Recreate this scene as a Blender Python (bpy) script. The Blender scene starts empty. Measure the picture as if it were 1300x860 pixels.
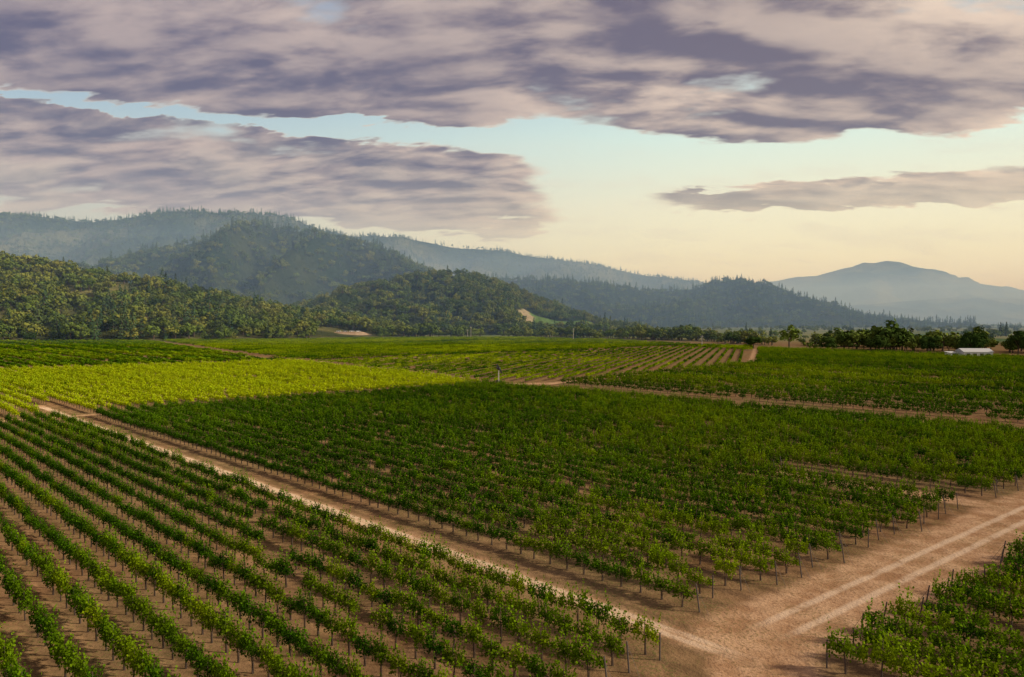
import bpy, math, random
import numpy as np
from mathutils import Vector, noise as mn
random.seed(7); rng=np.random.default_rng(11)
S=bpy.context.scene
try:
    S.view_settings.view_transform='Standard'; S.view_settings.look='None'; S.view_settings.exposure=0
except Exception as e: print(e)

# ---------------------------------------------------------------- node helper
class G:
    def __init__(s,nt): s.t=nt; s.n=nt.nodes; s.l=nt.links
    def new(s,ty,**k):
        n=s.n.new(ty)
        for a,b in k.items(): setattr(n,a,b)
        return n
    def put(s,sock,v):
        if isinstance(v,bpy.types.NodeSocket): s.l.new(v,sock)
        elif v is not None:
            if isinstance(v,(tuple,list)) and sock.type=='RGBA' and len(v)==3: v=(*v,1)
            sock.default_value=v
    def m(s,op,a,b=None,c=None,clamp=False):
        n=s.new('ShaderNodeMath',operation=op,use_clamp=clamp)
        s.put(n.inputs[0],a)
        if b is not None: s.put(n.inputs[1],b)
        if c is not None: s.put(n.inputs[2],c)
        return n.outputs[0]
    def vm(s,op,a,b=None,scale=None):
        n=s.new('ShaderNodeVectorMath',operation=op)
        s.put(n.inputs[0],a)
        if b is not None: s.put(n.inputs[1],b)
        if scale is not None: s.put(n.inputs['Scale'],scale)
        return n.outputs['Value'] if op in('DOT_PRODUCT','LENGTH') else n.outputs[0]
    def noise(s,v,scale=1,detail=5,rough=.5,dist=0,w=None):
        n=s.new('ShaderNodeTexNoise')
        if w is not None: n.noise_dimensions='4D'; n.inputs['W'].default_value=w
        s.put(n.inputs['Vector'],v); n.inputs['Scale'].default_value=scale
        n.inputs['Detail'].default_value=detail; n.inputs['Roughness'].default_value=rough
        n.inputs['Distortion'].default_value=dist
        return n.outputs[0]
    def ss(s,x,lo,hi,a=0.,b=1.):
        n=s.new('ShaderNodeMapRange',interpolation_type='SMOOTHSTEP')
        s.put(n.inputs['Value'],x); s.put(n.inputs['From Min'],lo); s.put(n.inputs['From Max'],hi)
        s.put(n.inputs['To Min'],a); s.put(n.inputs['To Max'],b)
        return n.outputs[0]
    def mix(s,f,a,b,mode='MIX'):
        n=s.new('ShaderNodeMix',data_type='RGBA',blend_type=mode)
        s.put(n.inputs[0],f); s.put(n.inputs[6],a); s.put(n.inputs[7],b)
        return n.outputs[2]
    def ramp(s,x,stops):
        n=s.new('ShaderNodeValToRGB'); e=n.color_ramp.elements
        while len(e)<len(stops): e.new(.5)
        for i,(p,c) in enumerate(stops): e[i].position=p; e[i].color=(*c,1)
        s.put(n.inputs[0],x); return n.outputs[0]
    def comb(s,x,y,z):
        n=s.new('ShaderNodeCombineXYZ')
        for i,v in enumerate((x,y,z)): s.put(n.inputs[i],v)
        return n.outputs[0]
    def sep(s,v):
        n=s.new('ShaderNodeSeparateXYZ'); s.put(n.inputs[0],v); return n.outputs

def mat(name):
    m=bpy.data.materials.new(name); m.use_nodes=True; m.node_tree.nodes.clear()
    g=G(m.node_tree); out=g.new('ShaderNodeOutputMaterial'); return m,g,out

def simple(name,col,rough=.7,metal=0,var=.15):
    m,g,o=mat(name); p=g.new('ShaderNodeBsdfPrincipled')
    tc=g.new('ShaderNodeTexCoord').outputs['Object']
    f=g.noise(tc,3,3,.6)
    c=g.mix(f,tuple(x*(1-var) for x in col),tuple(min(1,x*(1+var)) for x in col))
    g.put(p.inputs['Base Color'],c); p.inputs['Roughness'].default_value=rough; p.inputs['Metallic'].default_value=metal
    g.l.new(p.outputs[0],o.inputs[0]); return m

def foliage(name,c_dark,c_mid,c_tint,transl=.25,scale=.02,young=None,rvar=.3):
    m,g,o=mat(name)
    pos=g.new('ShaderNodeNewGeometry').outputs['Position']
    at=g.new('ShaderNodeAttribute',attribute_type='INSTANCER',attribute_name='tint').outputs['Fac']
    rn=g.new('ShaderNodeAttribute',attribute_type='INSTANCER',attribute_name='rnd').outputs['Fac']
    big=g.noise(pos,scale,2,.6)
    sm=g.noise(pos,1.8 if scale>.01 else .25,2,.6)
    k=(1-rvar)/.7
    f=g.m('ADD',g.m('MULTIPLY',g.ss(big,.35,.65),.3*k),g.m('MULTIPLY',g.ss(sm,.35,.65),.4*k))
    f=g.m('ADD',f,g.m('MULTIPLY',rn,rvar),clamp=True)
    c=g.mix(f,c_dark,c_mid); c=g.mix(at,c,c_tint)
    if young:
        z=g.sep(pos)[2]
        c=g.mix(g.m('MULTIPLY',g.ss(z,1.3,2.2),.5),c,young)
    d=g.new('ShaderNodeBsdfDiffuse'); g.put(d.inputs[0],c)
    if transl>0:
        t=g.new('ShaderNodeBsdfTranslucent'); g.put(t.inputs[0],g.mix(1,c,(1.2,1.1,.4),'MULTIPLY'))
        mx=g.new('ShaderNodeMixShader'); mx.inputs[0].default_value=transl
        g.l.new(d.outputs[0],mx.inputs[1]); g.l.new(t.outputs[0],mx.inputs[2]); g.l.new(mx.outputs[0],o.inputs[0])
    else: g.l.new(d.outputs[0],o.inputs[0])
    return m

M_vine=foliage('vine_leaf',(.013,.048,.002),(.068,.160,.004),(.46,.54,.008),.24,young=(.17,.29,.008))
M_oak=foliage('oak_leaf',(.012,.032,.008),(.13,.19,.032),(.30,.28,.05),0,.006,rvar=.65)
M_con=foliage('conifer_needles',(.008,.026,.016),(.06,.12,.05),(.12,.14,.04),0,.004,rvar=.65)
M_bark=simple('bark',(.09,.06,.045),.9)
M_post=simple('weathered_post',(.09,.07,.06),.8)

# ---------------------------------------------------------------- mesh helpers
def mk(name,verts,faces,mats,midx=None,col=None,smooth=False):
    me=bpy.data.meshes.new(name); me.from_pydata([tuple(v) for v in verts],[],[tuple(f) for f in faces])
    for m in mats: me.materials.append(m)
    if midx is not None: me.polygons.foreach_set('material_index',midx)
    if smooth: me.polygons.foreach_set('use_smooth',[True]*len(me.polygons))
    me.update(); o=bpy.data.objects.new(name,me); (col or S.collection).objects.link(o); return o

class MB:
    def __init__(s): s.v=[]; s.f=[]; s.mi=[]
    def tube(s,pts,rad,sides=6,mi=0,cap=True):
        b=len(s.v)
        for i,(p,r) in enumerate(zip(pts,rad)):
            p=Vector(p)
            d=(Vector(pts[min(i+1,len(pts)-1)])-Vector(pts[max(i-1,0)])).normalized()
            a=d.orthogonal().normalized(); c=d.cross(a)
            for k in range(sides):
                t=2*math.pi*k/sides; s.v.append(p+a*math.cos(t)*r+c*math.sin(t)*r)
        for i in range(len(pts)-1):
            for k in range(sides):
                s.f.append((b+i*sides+k,b+i*sides+(k+1)%sides,b+(i+1)*sides+(k+1)%sides,b+(i+1)*sides+k)); s.mi.append(mi)
        if cap:
            s.f.append(tuple(b+k for k in range(sides))[::-1]); s.mi.append(mi)
            e=b+(len(pts)-1)*sides; s.f.append(tuple(e+k for k in range(sides))); s.mi.append(mi)
    def box(s,c,sz,mi=0,taper=1.0):
        b=len(s.v); x,y,z=[q/2 for q in sz]
        for zz,t in((-z,1),(z,taper)):
            for sx,sy in((-1,-1),(1,-1),(1,1),(-1,1)): s.v.append(Vector((c[0]+sx*x*t,c[1]+sy*y*t,c[2]+zz)))
        for f in((3,2,1,0),(4,5,6,7),(0,1,5,4),(1,2,6,5),(2,3,7,6),(3,0,4,7)):
            s.f.append(tuple(b+i for i in f)); s.mi.append(mi)
    def cards(s,C,size,N=None,mi=1,asp=.75):
        n=len(C); size=np.broadcast_to(size,(n,))
        if N is None: N=rng.normal(size=(n,3))
        N=N/np.linalg.norm(N,axis=1)[:,None]
        R=rng.normal(size=(n,3)); A=np.cross(N,R); A/=np.linalg.norm(A,axis=1)[:,None]; B=np.cross(N,A)
        A=A*size[:,None]*.5; B=B*size[:,None]*.5*asp
        for i in range(n):
            b=len(s.v); c=C[i]
            s.v+= [c-A[i],c-B[i]+A[i]*.1,c+A[i],c+B[i]+A[i]*.1]
            s.f.append((b,b+1,b+2,b+3)); s.mi.append(mi)
    def obj(s,name,mats,col=None): return mk(name,s.v,s.f,mats,s.mi,col)

def coll(n): return bpy.data.collections.new(n)

# ---------------------------------------------------------------- vines
def vines(cname,nvar,leafn,s0,s1,W=1.):
    Cc=coll(cname)
    for k in range(nvar):
        mb=MB(); lean=random.uniform(-.08,.08)
        mb.tube([(0,0,-.05),(lean*.4,.02,.4),(lean,-.02,.85),(lean,0,.98)],[.055,.045,.04,.03],5)
        mb.tube([(-.8,0,.98),(0,0,1.0),(.8,0,.98)],[.02,.03,.02],4)
        mb.tube([(.06,.05,-.05),(.06,.05,1.75)],[.018,.018],4)
        C=[]; nc=9
        for c in range(nc):
            cx=-.8+1.6*(c+.5)/nc+rng.normal()*.07
            h=random.uniform(.35,1.0); side=rng.normal()*.17*W
            t=rng.random(leafn)
            C.append(np.stack([cx+rng.normal(size=leafn)*.11,side*(.4+t)+rng.normal(size=leafn)*(.12+.07*t)*W,.95+t*h*.85+rng.normal(size=leafn)*.06],1))
            n2=max(3,leafn//4); sgn=random.choice((-1,1))
            C.append(np.stack([cx+rng.normal(size=n2)*.12,sgn*(.26+.12*rng.random(n2))*W,.7+rng.random(n2)*.5],1))
        for sh in range(8):
            x0=random.uniform(-.8,.8); top=random.uniform(1.75,2.4); dy=rng.normal()*.3*W; dx=rng.normal()*.2
            n=max(5,leafn//4); t=np.linspace(.2,1,n)
            C.append(np.stack([x0+dx*t,dy*t,1.2+(top-1.2)*t],1)+rng.normal(size=(n,3))*.035)
        C=np.concatenate(C); N=rng.normal(size=C.shape)*.8; N[:,2]+=.7; N[:,1]+=np.sign(C[:,1])*.6
        mb.cards(C,rng.uniform(s0,s1,len(C)),N,1,.9)
        mb.obj(cname+'_%d'%k,[M_bark,M_vine],Cc)
    return Cc
C_vine=vines('vine_plant',8,44,.10,.175)
C_vine2=vines('vine_plant_coarse',5,16,.18,.30,.95)
C_seg=coll('vine_row_segments')
for k in range(4):
    mb=MB(); L=5.
    for x in(-1.7,0,1.7): mb.tube([(x,0,-.05),(x+.05,0,1.0)],[.05,.035],4)
    n=170; x=rng.uniform(-L/2,L/2,n); t=rng.random(n)
    ph=random.random()*6
    hh=.8+.25*np.sin(x*3.7+ph)+.12*np.sin(x*9+ph)
    C=np.stack([x,rng.normal(size=n)*.24,.85+t*hh*1.0],1)
    N=rng.normal(size=C.shape)*.7; N[:,2]+=.8
    mb.cards(C,rng.uniform(.35,.52,n),N,1,.9)
    mb.obj('row_segment_%d'%k,[M_bark,M_vine],C_seg)
C_post=coll('trellis_post_kinds')
for k in range(3):
    mb=MB(); l=(.0,.15,.25)[k]
    mb.tube([(l,0,-.1),(0,0,1.4+.1*k)],[.045,.04],6)
    if k: mb.tube([(l+.6,0,0),(0.05,0,1.35)],[.01,.01],3)
    mb.obj('post_%d'%k,[M_post],C_post)

# ---------------------------------------------------------------- instancer
def instancer(name,P,rot,scl,idx,tint,collection):
    me=bpy.data.meshes.new(name); n=len(P)
    me.vertices.add(n); me.vertices.foreach_set('co',np.asarray(P,dtype=np.float32).ravel())
    def at(nm,ty,data,key='value'):
        a=me.attributes.new(nm,ty,'POINT'); a.data.foreach_set(key,data.ravel())
    r=np.zeros((n,3),np.float32); r[:,2]=rot
    at('rot','FLOAT_VECTOR',r,'vector')
    sc=np.asarray(scl,dtype=np.float32)
    if sc.ndim==1: sc=np.repeat(sc[:,None],3,1)
    at('scl','FLOAT_VECTOR',np.ascontiguousarray(sc),'vector')
    at('idx','INT',np.asarray(idx,dtype=np.int32))
    at('tint','FLOAT',np.asarray(tint,dtype=np.float32))
    at('rnd','FLOAT',rng.random(n).astype(np.float32))
    o=bpy.data.objects.new(name,me); S.collection.objects.link(o)
    ng=bpy.data.node_groups.new(name+'_scatter','GeometryNodeTree')
    ng.interface.new_socket('Geometry',in_out='INPUT',socket_type='NodeSocketGeometry')
    ng.interface.new_socket('Geometry',in_out='OUTPUT',socket_type='NodeSocketGeometry')
    N=ng.nodes; L=ng.links
    i=N.new('NodeGroupInput'); ou=N.new('NodeGroupOutput'); ip=N.new('GeometryNodeInstanceOnPoints')
    ci=N.new('GeometryNodeCollectionInfo'); ci.inputs['Collection'].default_value=collection
    ci.inputs['Separate Children'].default_value=True; ci.inputs['Reset Children'].default_value=True
    def na(nm,ty):
        q=N.new('GeometryNodeInputNamedAttribute'); q.data_type=ty; q.inputs['Name'].default_value=nm; return q.outputs['Attribute']
    L.new(i.outputs[0],ip.inputs['Points']); L.new(ci.outputs[0],ip.inputs['Instance'])
    ip.inputs['Pick Instance'].default_value=True
    L.new(na('idx','INT'),ip.inputs['Instance Index']); L.new(na('rot','FLOAT_VECTOR'),ip.inputs['Rotation'])
    L.new(na('scl','FLOAT_VECTOR'),ip.inputs['Scale']); L.new(ip.outputs[0],ou.inputs[0])
    md=o.modifiers.new('scatter','NODES'); md.node_group=ng
    return o

def inpoly(X,Y,poly):
    ins=np.zeros(X.shape,bool); n=len(poly)
    for i in range(n):
        x1,y1=poly[i]; x2,y2=poly[(i+1)%n]
        if y1==y2: continue
        c=((y1>Y)!=(y2>Y))&(X<(x2-x1)*(Y-y1)/(y2-y1)+x1); ins^=c
    return ins
def segdist(X,Y,a,b):
    ax,ay=a; bx,by=b[0]-ax,b[1]-ay
    h=np.clip(((X-ax)*bx+(Y-ay)*by)/(bx*bx+by*by),0,1)
    return np.hypot(X-ax-bx*h,Y-ay-by*h)

ROADS=[((-95,142),(12.5,34.5),.95),((12.5,35),(11,22),2.7),((13,37.5),(100,104),3.4),((-4,190.5),(120,66.5),2.2),((-90,297),(-4,190.5),2.0),
       ((-84,122),(-4,190.5),1.0),((-172,239),(-86,296),2.2),((-107,313),(-316,612),2.6),((-86,296),(-107,313),2.6),
       ((-4,190.5),(10,193),3.),((10,193),(96,285),1.6),((96,285),(150,437),1.2),((-84,122),(-170,55),1.6),((-86,296),(108,465),1.6),((45.5,63.5),(31,78.5),1.5),
       ((150,437),(230,330),3.),((230,330),(420,250),4.)]
def vineyard(name,poly,d,row,step,colx,nvar,tint,hs=1.,posts=False,miss=.03,tn=.12,wj=1.,rv=.06,sx=1.,pv=.25):
    d=np.array(d)/np.hypot(*d); nrm=np.array([d[1],-d[0]])
    if nrm[0]<0: nrm=-nrm
    P=np.array(poly); nn=P@nrm; tt=P@d
    ks=np.arange(math.floor(nn.min()/row),math.ceil(nn.max()/row)+1)
    ts=np.arange(tt.min(),tt.max(),step)
    K,T=np.meshgrid(ks,ts,indexing='ij')
    RV=np.repeat(rng.normal(size=(len(ks),1)),len(ts),1)
    T=T+(K*0.37%1)*step*.5
    nv=K*row
    X=nv*nrm[0]+T*d[0]; Y=nv*nrm[1]+T*d[1]
    keep=inpoly(X,Y,poly)
    for a,b,w in ROADS:
        keep&=segdist(X,Y,a,b)>w+.9
    ends=[]
    if posts:
        for r in range(K.shape[0]):
            w=np.where(keep[r])[0]
            if len(w)==0: continue
            for j,s in((w[0],-1),(w[-1],1)):
                ends.append((X[r,j]+s*d[0]*step*.6,Y[r,j]+s*d[1]*step*.6,s))
    keep2=keep&(rng.random(K.shape)>miss)
    X=X[keep2];Y=Y[keep2];RV=RV[keep2];n=len(X)
    X=X+rng.normal(size=n)*.04;Y=Y+rng.normal(size=n)*.04
    ang=math.atan2(d[1],d[0])
    rot=ang+rng.normal(size=n)*.06+np.where(rng.random(n)>.5,math.pi,0)
    pat=np.array([mn.noise(Vector((x*.03,y*.03,tint*9))) for x,y in zip(X,Y)])
    pa2=np.array([mn.noise(Vector((x*.013,y*.013,tint*9+3))) for x,y in zip(X,Y)])
    z=1+rng.normal(size=n)*.10+pat*.18+RV*rv
    sc=np.stack([np.full(n,sx),(.85+rng.random(n)*.35)*wj,hs*z],1)
    ti=np.clip(tint+rng.normal(size=n)*tn+pat*pv+pa2*pv*1.3+RV*rv,0,1)
    instancer(name,np.stack([X,Y,np.zeros(n)],1),rot,sc,rng.integers(0,nvar,n),ti,colx)
    if ends:
        E=np.array(ends); m=len(E)
        instancer('trellis_end_posts',np.stack([E[:,0],E[:,1],np.zeros(m)],1),ang+np.where(E[:,2]>0,0,math.pi),np.ones(m),rng.integers(0,3,m),np.zeros(m),C_post)
    print(name,n)
U=(-.7071,.7071); V=(.76,.65)
vineyard('vineyard_rows',[(9.8,36.5),(-78.2,122.9),(-150,66),(-48,-7)],U,2.15,1.5,C_vine,8,.05,.90,True,wj=.78,rv=.03,sx=.9,pv=.15)
vineyard('vineyard_rows',[(9.8,39.3),(-76,124.9),(-7,186),(86.5,98.5)],U,2.45,1.5,C_vine,8,.03,.93,True,wj=.95,rv=.05,sx=.92,pv=.22,tn=.09)
vineyard('vineyard_rows',[(18.6,38.6),(14.,33),(30,18),(110,80),(88,92.5)],U,2.2,1.5,C_vine,8,.0,.93,True,wj=1.1,sx=.92,pv=.1,tn=.07)
vineyard('vineyard_rows',[(-6,190),(-76,129),(-170,50),(-260,170),(-172,239),(-85,294)],U,2.9,1.9,C_vine2,5,.95,.92,False,wj=.85,tn=.18)
vineyard('vineyard_rows',[(-174,241),(-88,297),(-107,312),(-316,612),(-425,590),(-560,540),(-290,140)],U,4.2,5.,C_seg,4,.12,rv=.13)
vineyard('vineyard_rows',[(-82,300),(-103,318),(-305,612),(-200,655),(-110,690),(0,715),(91,600),(155,437),(140,385),(108,463)],V,4.6,5.,C_seg,4,.24,wj=1.,rv=.14)
vineyard('vineyard_rows',[(-82,296),(-4,193),(8,195),(94,285),(145,435),(108,463)],(.32,.95),4.2,5.,C_seg,4,.28,.72,wj=.75,rv=.06)
vineyard('vineyard_rows',[(8,191),(120,79),(330,170),(235,318),(150,430),(96,285)],U,4.8,1.9,C_vine2,5,.05,.95,False,wj=.85,rv=.13)

# ---------------------------------------------------------------- ground
def ground_mat():
    m,g,o=mat('vineyard_soil')
    pos=g.new('ShaderNodeNewGeometry').outputs['Position']
    x,y,z=g.sep(pos); p2=g.comb(x,y,0.)
    n1=g.noise(p2,.03,5,.6); n2=g.noise(p2,.5,6,.65); n3=g.noise(p2,5,4,.6)
    c=g.mix(g.ss(n2,.35,.65),(.17,.088,.042),(.31,.175,.09))
    c=g.mix(g.ss(n1,.35,.65),c,g.mix(.5,c,(.22,.16,.08)))
    w=g.m('MULTIPLY',g.ss(n3,.48,.60),g.ss(g.noise(p2,.25,4,.6,w=3.),.38,.58))
    c=g.mix(g.m('MULTIPLY',w,.5),c,(.10,.13,.03))
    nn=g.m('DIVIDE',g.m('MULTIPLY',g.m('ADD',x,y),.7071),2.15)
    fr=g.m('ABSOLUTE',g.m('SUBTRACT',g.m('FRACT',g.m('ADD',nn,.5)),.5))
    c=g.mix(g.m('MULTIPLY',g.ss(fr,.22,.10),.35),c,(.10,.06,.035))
    wob=g.m('MULTIPLY',g.m('SUBTRACT',g.noise(p2,.35,4,.6,w=8.),.5),2.2)
    road=None; trk=None
    for a,b,wd in ROADS:
        bx,by=b[0]-a[0],b[1]-a[1]; L2=bx*bx+by*by
        pa=g.vm('SUBTRACT',p2,(a[0],a[1],0))
        h0=g.m('DIVIDE',g.vm('DOT_PRODUCT',pa,(bx,by,0)),L2); h=g.m('MINIMUM',g.m('MAXIMUM',h0,0.),1.)
        proj=g.vm('SCALE',(bx,by,0),scale=h)
        dd=g.vm('LENGTH',g.vm('SUBTRACT',pa,proj))
        d=g.m('ADD',dd,wob)
        r=g.ss(d,wd+.5,wd-.8); road=r if road is None else g.m('MAXIMUM',road,r)
        if wd>=3.4 or wd==.95:
            off=.85 if wd>=3.4 else .3
            t=g.ss(g.m('ABSOLUTE',g.m('SUBTRACT',g.m('ADD',dd,g.m('MULTIPLY',wob,.15)),off)),.42,.10)
            t=g.m('MULTIPLY',t,g.m('MULTIPLY',g.ss(h0,.0,.04),g.ss(h0,1.,.97)))
            trk=t if trk is None else g.m('MAXIMUM',trk,t)
    rc=g.mix(g.ss(n2,.35,.65),(.36,.20,.105),(.54,.34,.20))
    rc=g.mix(g.ss(n3,.52,.68),rc,(.27,.15,.08))
    rc=g.mix(g.m('MULTIPLY',w,.35),rc,(.18,.17,.06))
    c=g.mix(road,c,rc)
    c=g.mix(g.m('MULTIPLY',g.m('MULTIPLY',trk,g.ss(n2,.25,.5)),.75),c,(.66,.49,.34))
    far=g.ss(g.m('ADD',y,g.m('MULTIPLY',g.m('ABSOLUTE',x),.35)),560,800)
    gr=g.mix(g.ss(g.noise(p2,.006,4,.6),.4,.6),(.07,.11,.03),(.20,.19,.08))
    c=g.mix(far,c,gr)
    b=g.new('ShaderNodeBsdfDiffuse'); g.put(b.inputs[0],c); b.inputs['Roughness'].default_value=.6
    bm=g.new('ShaderNodeBump'); bm.inputs['Strength'].default_value=.9; bm.inputs['Distance'].default_value=.25
    g.put(bm.inputs['Height'],g.m('ADD',n2,g.m('MULTIPLY',n3,.4))); g.l.new(bm.outputs[0],b.inputs['Normal'])
    g.l.new(b.outputs[0],o.inputs[0]); return m
R=16000
mk('ground',[(-R,-2500,0),(R,-2500,0),(R,R,0),(-R,R,0)],[(0,1,2,3)],[ground_mat()])

# ---------------------------------------------------------------- trees
def oak(name,col,H=10.,W=10.,nclump=16,per=45,size=.95,seed=0):
    random.seed(seed); mb=MB()
    mb.tube([(0,0,-1),(.1,0,H*.18),(.3,.1,H*.36)],[.42,.34,.25],6)
    cl=[]
    for i in range(nclump):
        a=random.random()*6.283; r=math.sqrt(random.random())*W*.36; zc=H*(.34+.46*random.random()*(1-(r/(W*.42))**2*.6))
        c=np.array([r*math.cos(a),r*math.sin(a),zc]); cl.append(c)
        if i%3==0: mb.tube([(.3,.1,H*.3),tuple(c*.6+np.array([0,0,H*.14])),tuple(c)],[.17,.1,.04],4)
    for c in cl:
        rad=W*random.uniform(.12,.2)
        q=rng.normal(size=(per,3)); q/=np.linalg.norm(q,axis=1)[:,None]
        rr=rad*(.65+.45*rng.random(per))[:,None]
        C=c+q*rr*np.array([1,1,.75]); N=q+rng.normal(size=q.shape)*.25; N[:,2]+=.2
        mb.cards(C,rng.uniform(.6,1.25,per)*size,N,1,.85)
    return mb.obj(name,[M_bark,M_oak],col)
def conifer(name,col,H=18.,W=5.,n=150,seed=0):
    mb=MB(); mb.tube([(0,0,-1),(0,0,H*.5),(0,0,H*.97)],[.35,.2,.03],4)
    t=rng.random(n)**1.35; z=H*(.12+.88*t)
    lay=.8+.2*np.sin(z*2.2+seed)
    r=W*.5*(1-t)**.7*lay*(.55+.5*rng.random(n)); a=rng.random(n)*6.283
    C=np.stack([r*np.cos(a),r*np.sin(a),z-r*.25],1)
    N=np.stack([np.cos(a),np.sin(a),np.full(n,.9)],1)+rng.normal(size=(n,3))*.3
    mb.cards(C,rng.uniform(1.1,2.1,n)*(1.15-.6*t),N,1,.75)
    return mb.obj(name,[M_bark,M_con],col)
C_tree=coll('forest_tree_kinds')
for k in range(5): oak('a_oak_%d'%k,C_tree,random.uniform(8,12),random.uniform(9,13),11,26,1.35,k)
for k in range(3): conifer('b_conifer_%d'%k,C_tree,[14,18,16][k],[6,7,7.5][k],130,k)
NO=5

# ---------------------------------------------------------------- hills
def hill_mat(name,c1,c2,sc,patch=False):
    m,g,o=mat(name); pos=g.new('ShaderNodeNewGeometry').outputs['Position']
    n=g.noise(pos,sc,4,.6); n2=g.noise(pos,sc*9,4,.7)
    c=g.mix(g.ss(n,.4,.6),c1,c2); c=g.mix(g.m('MULTIPLY',g.ss(n2,.4,.65),.5),c,tuple(v*.4 for v in c1))
    if patch:   # hillside vineyard clearing and its bare upper margin
        x,y,z=g.sep(pos)
        wv=g.m('MULTIPLY',g.m('SUBTRACT',g.noise(pos,.03,3,.6),.5),40)
        dx=g.m('ABSOLUTE',g.m('SUBTRACT',g.m('ADD',x,wv),70)); dy=g.m('ABSOLUTE',g.m('SUBTRACT',y,1030))
        mk_=g.m('MULTIPLY',g.ss(dx,60,52),g.ss(dy,60,48))
        c=g.mix(mk_,c,g.mix(n2,(.07,.13,.03),(.10,.16,.04)))
        c=g.mix(g.m('MULTIPLY',mk_,g.ss(g.m('ADD',x,wv),34,24)),c,(.30,.24,.15))
    b=g.new('ShaderNodeBsdfDiffuse'); g.put(b.inputs[0],c)
    bm=g.new('ShaderNodeBump'); bm.inputs['Strength'].default_value=1.; bm.inputs['Distance'].default_value=.25/sc*.2
    g.put(bm.inputs['Height'],n2); g.l.new(bm.outputs[0],b.inputs['Normal'])
    g.l.new(b.outputs[0],o.inputs[0]); return m
HM_near=hill_mat('dry_grass_hillside',(.05,.06,.02),(.16,.15,.055),.012)
HM_front=hill_mat('front_hill_floor',(.018,.03,.012),(.04,.05,.02),.004,True)
HM_for=hill_mat('forest_floor',(.015,.028,.013),(.035,.045,.02),.004)
HM_far=hill_mat('distant_forest',(.02,.036,.02),(.11,.115,.06),.0015)

def hill(name,crest,Yc,slope,front,back,lam,amp,m,nx=160,ny=60,seed=0,pw=1.25):
    cx=np.array([c[0] for c in crest],float); cz=np.array([c[1] for c in crest],float)
    def h(x,y):
        yc=Yc+slope*(x-cx.mean())
        Z=np.interp(x,cx,cz)
        t=(yc-y)/front if y<yc else (y-yc)/back
        if t>=1.15: return -6.
        t=min(t,1.)
        p=(1-t)**pw*(1+ .35*t)
        q=4*t*(1-t)
        w=mn.noise(Vector((x/lam*.7,y/lam*.7,seed+4.)))*.5
        rg=1-2*abs(mn.noise(Vector((x/lam+seed*3.1+w,y/(lam*2.6)+w,seed))))
        rn=(rg-.5)*.9+mn.fractal(Vector((x/lam*2.5,y/(lam)*2.,seed+9.)),1.,2.1,4)*.35
        z=Z*(p+amp*rn*(q+.08))
        return z if t<1 else -6.
    x0,x1=cx[0],cx[-1]; 
    xs=np.linspace(x0,x1,nx); V_=[];F=[]
    for j in range(ny+1):
        s=j/ny
        for i,x in enumerate(xs):
            yc=Yc+slope*(x-cx.mean()); y=yc-front*1.02+(front+back)*1.02*s
            V_.append((x,y,h(x,y)))
    for j in range(ny):
        for i in range(nx-1):
            a=j*nx+i; F.append((a,a+1,a+nx+1,a+nx))
    mk(name,V_,F,[m],smooth=True)
    return h,(x0,x1,Yc,slope,cx.mean(),front)
H={}
H['near']=hill('hill',[(-1300,150),(-844,108),(-578,86),(-533,79),(-489,70),(-436,61),(-400,55),(-347,44),(-284,30),(-222,19),(-169,9),(-110,0)],800,.15,235,260,90,.22,HM_near,seed=1)
H['front']=hill('hill',[(-560,0),(-347,42),(-292,66),(-208,86),(-125,97),(-69,94),(0,71),(69,43),(125,21),(167,8),(215,0)],1250,.05,390,350,130,.32,HM_front,seed=2)
H['mid']=hill('hill',[(-2300,0),(-1800,70),(-1377,94),(-1213,152),(-1050,215),(-957,250),(-840,287),(-747,299),(-653,287),(-537,264),(-420,234),(-303,187),(-210,152),(-117,105),(0,47),(117,10),(200,0)],2100,0,680,600,230,.40,HM_for,seed=3)
H['knoll']=hill('hill',[(-800,60),(-578,100),(-318,144),(-144,165),(-29,166),(144,165),(318,143),(520,124),(664,137),(780,167),(896,149),(1011,92),(1156,34),(1300,5),(1400,0)],2600,0,720,500,200,.38,HM_for,seed=4)
H['back']=hill('ridge',[(-5600,300),(-3800,500),(-2600,566),(-2360,538),(-2080,510),(-1880,554),(-1600,570),(-1320,562),(-1120,530),(-960,482),(-760,434),(-520,314),(-200,154),(200,34),(400,0)],3600,0,1200,900,380,.3,HM_far,seed=5)
H['long']=hill('ridge',[(-3200,500),(-1944,640),(-1389,650),(-944,613),(-500,580),(-167,530),(278,457),(722,385),(1111,319),(1333,280),(1667,185),(2056,74),(2389,0)],5000,0,1400,900,420,.3,HM_far,seed=6)
hill('mountain',[(500,0),(2000,200),(2500,377),(3100,497),(3350,520),(3600,570),(3850,590),(4100,655),(4300,700),(4450,762),(4600,748),(4750,772),(4900,758),(5000,725),(5200,680),(5350,600),(5600,535),(5800,500),(6000,440),(6300,410),(6500,367),(7500,300),(9500,100),(11000,0)],9000,0,2600,1600,800,.3,HM_far,300,110,seed=7,pw=1.5)
hill('ridge',[(1500,0),(2200,80),(2889,150),(3611,200),(4117,240),(4694,215),(5778,180),(7500,0)],6500,0,1600,1000,450,.3,HM_far,seed=8)

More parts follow.
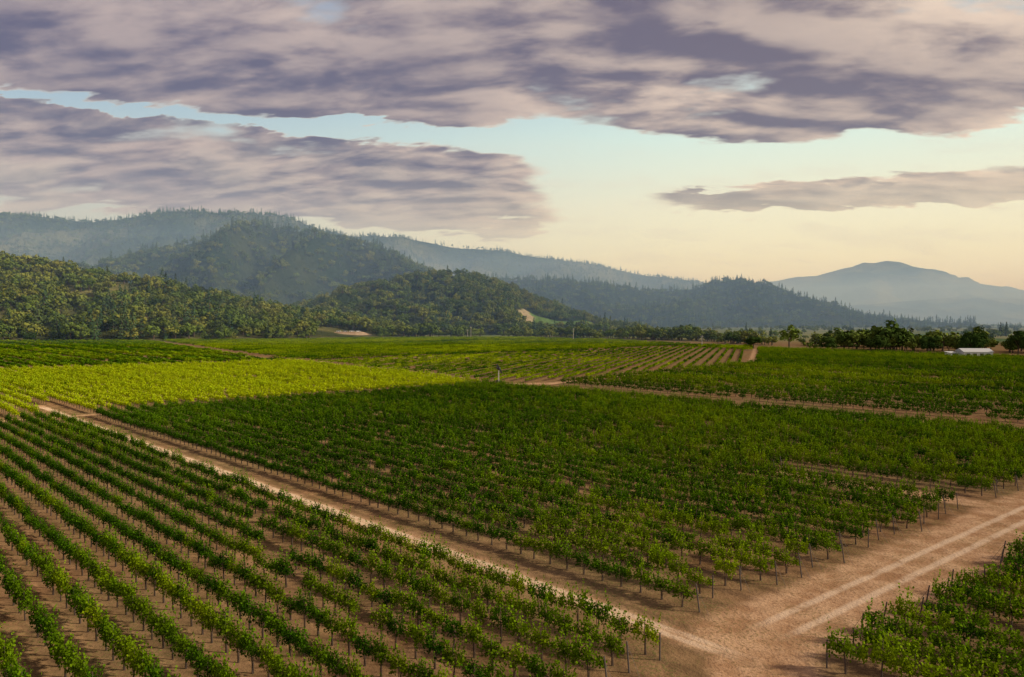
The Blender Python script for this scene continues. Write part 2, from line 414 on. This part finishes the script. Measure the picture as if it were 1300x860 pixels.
def forest(name,key,n,conf,smin,smax,tlo=-.12,thi=.98,tint=.25,clear=None,gap=None,xr=None):
    h,(x0,x1,Yc,sl,cm,fr)=H[key]; P=[];I=[];T=[];Sx=[]
    if xr: x0,x1=xr
    tries=0
    while len(P)<n and tries<n*6:
        tries+=1
        x=random.uniform(x0,x1); t=random.uniform(tlo,thi)
        y=Yc+sl*(x-cm)-t*fr
        z=h(x,y)
        if z<1.: continue
        nz=mn.noise(Vector((x/90,y/90,3.)))
        if gap is not None and nz+random.gauss(0,.12)>gap: continue
        if clear and clear(x,y): continue
        P.append((x,y,z-.5))
        cf=conf(x,z,t)+mn.noise(Vector((x/220,y/220,9.)))*.5
        if random.random()<cf: I.append(random.randint(NO,NO+2))
        else: I.append(random.randint(0,NO-1))
        T.append(max(0,min(1,tint*random.random()**2*1.8+ .25*mn.noise(Vector((x/60,y/60,5.))))))
        Sx.append(smin+(smax-smin)*random.random()**1.5)
    n=len(P); instancer(name,np.array(P),rng.random(n)*6.28,np.array(Sx),np.array(I),np.array(T),C_tree); print(name,n)
bank=lambda x,y: 620<y<762 and abs(x+.234*y)<32
forest('oak_woodland','near',3700,lambda x,z,t:.0,.5,1.8,tint=.3,gap=.42,xr=(-1000,-110),clear=bank)
clear=lambda x,y:(14<x<126 and 950<y<1088)
forest('hillside_forest','front',3000,lambda x,z,t:.02,.7,1.7,tint=.3,clear=clear)
forest('hillside_forest','mid',5600,lambda x,z,t:.12+(z-140)/450,1.,2.3,tint=.25,xr=(-1700,200))
forest('hillside_forest','knoll',5000,lambda x,z,t:.45,.9,2.0,tint=.15,xr=(-500,1350))
forest('ridge_forest','back',6000,lambda x,z,t:.5,1.3,2.2,thi=.8,tint=.1,xr=(-2900,300))
forest('ridge_forest','long',4200,lambda x,z,t:.7,1.2,2.0,thi=.5,tint=.1,xr=(-1300,2000))

def belt(name,path,n,wd,smin,smax,tint=.15,conf=.0,gap=.3):
    P=[];segs=[];L=0
    for a,b in zip(path[:-1],path[1:]):
        l=math.hypot(b[0]-a[0],b[1]-a[1]); segs.append((a,b,l)); L+=l
    I=[];Sx=[]
    while len(P)<n:
        s=random.random()*L
        for a,b,l in segs:
            if s<=l: break
            s-=l
        f=min(1,s/l); x=a[0]+(b[0]-a[0])*f+random.gauss(0,wd*.5); y=a[1]+(b[1]-a[1])*f+abs(random.gauss(0,wd))
        nz=mn.noise(Vector((x/35,y/60,1.)))
        if nz+random.gauss(0,.1)>gap or bank(x,y): continue
        P.append((x,y,-.2)); I.append(random.randint(NO,NO+2) if random.random()<conf else random.randint(0,NO-1))
        Sx.append((smin+(smax-smin)*random.random()**1.6)*(1-.6*nz))
    instancer(name,np.array(P),rng.random(n)*6.28,np.array(Sx),np.array(I),np.array([random.random()**2*tint*2.5 for _ in range(n)]),C_tree)
belt('tree_belt',[(-620,585),(-480,600),(-330,632)],120,14,.6,1.5,.2)
belt('tree_belt',[(-420,620),(-330,650),(-230,700),(-100,760)],280,22,.9,1.8,.15)
belt('tree_belt',[(-100,765),(0,770),(100,700),(160,600)],300,25,.5,1.35)
belt('tree_belt',[(160,600),(185,500),(235,450),(300,430)],130,18,.5,1.2,gap=.15)
belt('tree_belt',[(185,430),(255,380),(330,345),(430,330)],140,18,.6,1.6,.1,gap=.25)
P=[];
while len(P)<1500:
    x=random.uniform(60,2600); y=random.uniform(600,2600)
    if mn.noise(Vector((x/160,y/110,7.)))<.08: continue
    P.append((x,y,-.3))
n=len(P); instancer('valley_trees',np.array(P),rng.random(n)*6.28,rng.uniform(.6,1.2,n),rng.integers(0,6,n),rng.random(n)*.3,C_tree)

def tree(x,y,H_,W_,sd):
    o=oak('oak_tree',None,H_,W_,22,110,.7,sd); o.location=(x,y,0); o.rotation_euler=(0,0,sd)
for i,(x,y,h_,w_) in enumerate([(-372,592,15,14),(222,342,14,12),(229,349,17,14),(243,340,15,13),(210,356,12,12),(193,372,11,13),(176,395,10,11),(150,440,9,10),(231,314,16,11),(216,334,13,13),(-398,585,9,11),(-438,580,10,12)]):
    tree(x,y,h_,w_,i+20)

# dirt bank with a parking pull-out at the foot of the hill
M_bank=hill_mat('bare_earth_bank',(.30,.20,.12),(.42,.31,.21),.05)
vs_=[];fs=[];nb=24
def bh(x,y):
    r=math.hypot((x+170)/34,(y-728)/34); return 6.2*(1-min(1,max(0,(r-.45)/.5))**1.5) - .1 if r<.95 else -.3
for j in range(nb+1):
    for i in range(nb+1):
        x=-170-34+68*i/nb; y=728-34+68*j/nb; vs_.append((x,y,bh(x,y)+(mn.noise(Vector((x/6,y/6,0)))*.3)))
for j in range(nb):
    for i in range(nb): a=j*(nb+1)+i; fs.append((a,a+1,a+nb+2,a+nb+1))
mk('dirt_bank',vs_,fs,[M_bank],smooth=True)

# ---------------------------------------------------------------- barn
M_white=simple('painted_siding',(.72,.72,.70),.6,var=.06); M_roof=simple('metal_roof',(.42,.42,.42),.6,var=.1); M_dark=simple('dark_opening',(.03,.03,.035),.8)
def root(name,loc,rz=0):
    e=bpy.data.objects.new(name,None); S.collection.objects.link(e); e.location=loc; e.rotation_euler=(0,0,rz); return e
def part(mb,name,mats,par):
    o=mb.obj(name,mats); o.parent=par; return o
b=root('white_barn',(210,322,0),math.radians(-8))
mb=MB(); mb.box((0,0,1.6),(12,8,3.2)); part(mb,'walls',[M_white],b)
mb=MB(); v=[(-6.4,-4.5,3.21),(6.4,-4.5,3.21),(6.4,0,4.7),(-6.4,0,4.7),(-6.4,4.5,3.21),(6.4,4.5,3.21)]
o=mk('roof',v,[(0,1,2,3),(3,2,5,4),(0,3,4),(1,5,2)],[M_roof]); o.parent=b
mb=MB()
for x in(-4.2,-1.4,1.4,4.2): mb.box((x,-4.02,1.3),(1.5,.06,2.4))
part(mb,'doors',[M_dark],b)
b=root('storage_shed',(201.,324,0),.1)
mb=MB(); mb.box((0,0,1.3),(4,3.5,2.6)); part(mb,'walls',[M_white],b)
mb=MB(); mb.box((0,-1.77,1.1),(1.5,.06,2.)); part(mb,'door',[M_dark],b)
o=mk('roof',[(-2.3,-2.1,2.61),(2.3,-2.1,2.61),(2.3,2.1,3.2),(-2.3,2.1,3.2)],[(0,1,2,3)],[M_roof]); o.parent=b

# ---------------------------------------------------------------- utility poles
M_pole=simple('pole_wood',(.45,.42,.38),.8)
for x,y,h_ in((-40,690,12),(-44,700,9),(52,600,11),(122,455,8),(-300,655,9)):
    mb=MB(); mb.tube([(0,0,-.3),(0,0,h_)],[.22,.15],8); mb.tube([(-1.1,0,h_-.8),(1.1,0,h_-.8)],[.09,.09],5)
    for q in(-.95,0,.95): mb.tube([(q,0,h_-.7),(q,0,h_-.45)],[.06,.05],5)
    o=mb.obj('utility_pole',[M_pole]); o.location=(x,y,0)

# ---------------------------------------------------------------- frost fan
M_steel=simple('dark_steel',(.03,.03,.035),.5,.3)
w=root('wind_machine',(-3.6,190,0),.3)
mb=MB(); mb.tube([(0,0,-.1),(0,0,4.2)],[.17,.12],8); part(mb,'mast',[M_pole],w)
mb=MB(); mb.box((0,.5,.6),(1.2,.8,1.1),0,.9); part(mb,'engine_housing',[M_steel],w)
mb=MB(); mb.tube([(0,-.5,4.3),(0,.6,4.4)],[.42,.5],8); mb.tube([(0,-.75,4.3),(0,-.5,4.3)],[.12,.45],8); part(mb,'gearbox',[M_steel],w)
mb=MB()
for a in(2.1,2.1+math.pi):
    dx,dz=math.cos(a),math.sin(a)
    mb.tube([(0,-.7,4.3),(dx*.6,-.72,4.3+dz*.6),(dx*1.35,-.72,4.3+dz*1.35)],[.14,.34,.22],4)
part(mb,'blades',[M_steel],w)

# ---------------------------------------------------------------- parked cars
M_tyre=simple('tyre',(.02,.02,.02),.9); M_glass=simple('car_glass',(.03,.04,.05),.15)
for i,(x,y,r,c) in enumerate([(-156,719,.2,(.8,.8,.8)),(-162,717,.1,(.8,.8,.8)),(-168.5,716,.15,(.3,.32,.35)),(-175,716,0,(.8,.8,.78))]):
    e=root('parked_car',(x,y,bh(x,y)+.1),r); mp=simple('car_paint',c,.3,var=.03)
    mb=MB(); mb.box((0,0,.65),(4.6,1.8,.7),0,.96); part(mb,'body',[mp],e)
    mb=MB(); mb.box((-.2,0,1.28),(2.8,1.6,.56),0,.78); part(mb,'cabin_glass',[M_glass],e)
    mb=MB(); mb.box((-.2,0,1.6),(2.2,1.3,.08)); part(mb,'car_roof',[mp],e)
    mb=MB()
    for sx in(-1.4,1.4):
        for sy in(-1,1): mb.tube([(sx,sy*.72,.33),(sx,sy*.93,.33)],[.33,.33],12)
    part(mb,'wheels',[M_tyre],e)

# ---------------------------------------------------------------- valley haze (real participating medium)
m,g,o=mat('haze'); vs=g.new('ShaderNodeVolumeScatter'); vs.inputs['Color'].default_value=(.38,.61,1,1); vs.inputs['Density'].default_value=.00029; vs.inputs['Anisotropy'].default_value=.0
g.l.new(vs.outputs[0],o.inputs['Volume'])
mb=MB(); mb.box((0,450+6500,200),(30000,13000,410)); mb.obj('valley_haze',[m])

# ---------------------------------------------------------------- sun + sky
az=math.radians(98); el=math.radians(33)
sd=Vector((math.sin(az)*math.cos(el),math.cos(az)*math.cos(el),math.sin(el)))
L=bpy.data.lights.new('sun','SUN'); L.energy=4.8; L.angle=math.radians(4); L.color=(1,.88,.68)
lo=bpy.data.objects.new('sun',L); S.collection.objects.link(lo); lo.rotation_euler=sd.to_track_quat('Z','Y').to_euler(); lo.location=(0,0,50)
W=bpy.data.worlds.new('sky'); S.world=W; W.use_nodes=True; W.node_tree.nodes.clear(); g=G(W.node_tree)
try: W.cycles.sampling_method='MANUAL'; W.cycles.sample_map_resolution=128
except Exception as e: print(e)
out=g.new('ShaderNodeOutputWorld'); bg=g.new('ShaderNodeBackground'); bg.inputs['Strength'].default_value=.1
sky=g.new('ShaderNodeTexSky',sky_type='NISHITA'); sky.sun_disc=False; sky.sun_elevation=el; sky.sun_rotation=az
dr=g.new('ShaderNodeTexCoord').outputs['Generated']
x,y,z=g.sep(dr)
hyp=g.m('SQRT',g.m('ADD',g.m('MULTIPLY',x,x),g.m('MULTIPLY',y,y)))
E0=g.m('DIVIDE',z,g.m('MAXIMUM',hyp,.05)); A=g.m('ARCTAN2',x,y)
zz=g.m('ADD',g.m('MAXIMUM',z,0.),.20)
px=g.m('DIVIDE',x,zz); py=g.m('DIVIDE',y,zz)
P0=g.comb(g.m('ADD',g.m('MULTIPLY',px,.74),g.m('MULTIPLY',py,.22)),g.m('MULTIPLY',py,1.5),0.)
fb=g.noise(P0,1.7,7,.52,.15,w=6.1)
P1=g.vm('ADD',P0,(.07,-.15,0)); fb2=g.noise(P1,1.7,5,.50,.15,w=6.1)
puff=g.noise(P0,3.9,7,.55,.25,w=1.4); puff2=g.noise(g.vm('ADD',P0,(.035,-.075,0)),3.9,5,.52,.25,w=1.4)
fine=g.noise(P0,8.5,5,.6,.2,w=5.)
wob=g.m('MULTIPLY',g.m('SUBTRACT',puff,.5),.09)
E=g.m('ADD',g.m('ADD',E0,wob),g.m('MULTIPLY',g.m('SUBTRACT',fine,.5),.03))
Ec=g.ss(A,-.05,.32,.262,.208)
wd=g.ss(A,-.45,.12,.004,.030)
dE=g.m('ABSOLUTE',g.m('SUBTRACT',E,Ec))
band=g.ss(dE,g.m('MULTIPLY',wd,1.5),g.m('MULTIPLY',wd,.4))
above=g.ss(g.m('SUBTRACT',E,Ec),-.012,.02)
tongue=g.m('MULTIPLY',g.ss(A,.17,-.04),g.ss(E,.10,.15))
low2=g.m('MULTIPLY',g.ss(A,.06,.28),g.ss(g.m('ABSOLUTE',g.m('SUBTRACT',E,.163)),.036,.012))
below=g.m('MAXIMUM',tongue,low2)
cov=g.m('MAXIMUM',above,g.m('MULTIPLY',below,g.m('SUBTRACT',1.,above)))
bias=g.m('ADD',g.m('MULTIPLY',cov,.435),-.26)
bias=g.m('SUBTRACT',bias,g.m('MULTIPLY',band,.28))
dens=g.m('ADD',g.m('SUBTRACT',fb,.5),bias)
dens=g.m('ADD',dens,g.m('MULTIPLY',g.m('SUBTRACT',puff,.5),.34))
dens=g.m('ADD',dens,g.m('MULTIPLY',g.m('SUBTRACT',fine,.5),.10))
alpha=g.ss(dens,-.03,.11)
thick=g.ss(dens,.03,.36)
rel=g.m('MULTIPLY',g.m('SUBTRACT',fb,fb2),4.5)
rel=g.m('ADD',rel,g.m('MULTIPLY',g.m('SUBTRACT',puff,puff2),4.8))
rel=g.m('ADD',rel,g.m('MULTIPLY',g.m('SUBTRACT',fine,.5),.8))
lit=g.ss(rel,-.7,.95)
dk=g.mix(g.ss(A,-.6,.6),(.125,.115,.20),(.165,.135,.185))
lt=g.mix(g.ss(A,-.6,.6),(.58,.47,.45),(.86,.69,.56))
cc=g.mix(g.m('MULTIPLY',lit,g.m('SUBTRACT',1.,g.m('MULTIPLY',thick,.5))),dk,lt)
cc=g.mix(g.m('MULTIPLY',g.ss(dens,.12,.0),.6),cc,(.90,.80,.66))
cc=g.mix(g.ss(E0,.22,.11,0.,.55),cc,g.mix(g.ss(A,-.4,.3),(.50,.46,.49),(.98,.86,.60)))
clr=g.ramp(g.m('DIVIDE',E0,.6,clamp=True),[(0.,(1.,.97,.84)),(.14,(1.,.97,.76)),(.26,(.92,.93,.80)),(.42,(.70,.90,.94)),(.7,(.28,.48,.78)),(1.,(.15,.30,.62))])
clr=g.mix(1.,clr,g.mix(g.ss(A,-.7,.4),(.62,.65,.76),(1.14,1.12,1.0)),'MULTIPLY')
clr=g.mix(.12,clr,g.mix(1.,sky.outputs[0],(.1,.1,.1),'MULTIPLY'))
fin=g.mix(g.m('MULTIPLY',alpha,g.ss(E0,.05,.15,.0,1.)),clr,cc)
fin=g.mix(g.m('MULTIPLY',g.ss(puff,.46,.62),g.ss(E0,.3,.15,0.,.25)),fin,(.78,.71,.60))
fin=g.mix(1.,fin,(10,10,10),'MULTIPLY')
g.put(bg.inputs[0],fin); g.l.new(bg.outputs[0],out.inputs[0])

# ---------------------------------------------------------------- camera
cam=bpy.data.cameras.new('camera'); co=bpy.data.objects.new('camera',cam); S.collection.objects.link(co); S.camera=co
cam.sensor_width=36; cam.lens=900/1300*36; cam.clip_end=40000; cam.clip_start=.5
co.location=(0,0,17); co.rotation_euler=(math.radians(90-1.4),0,0)
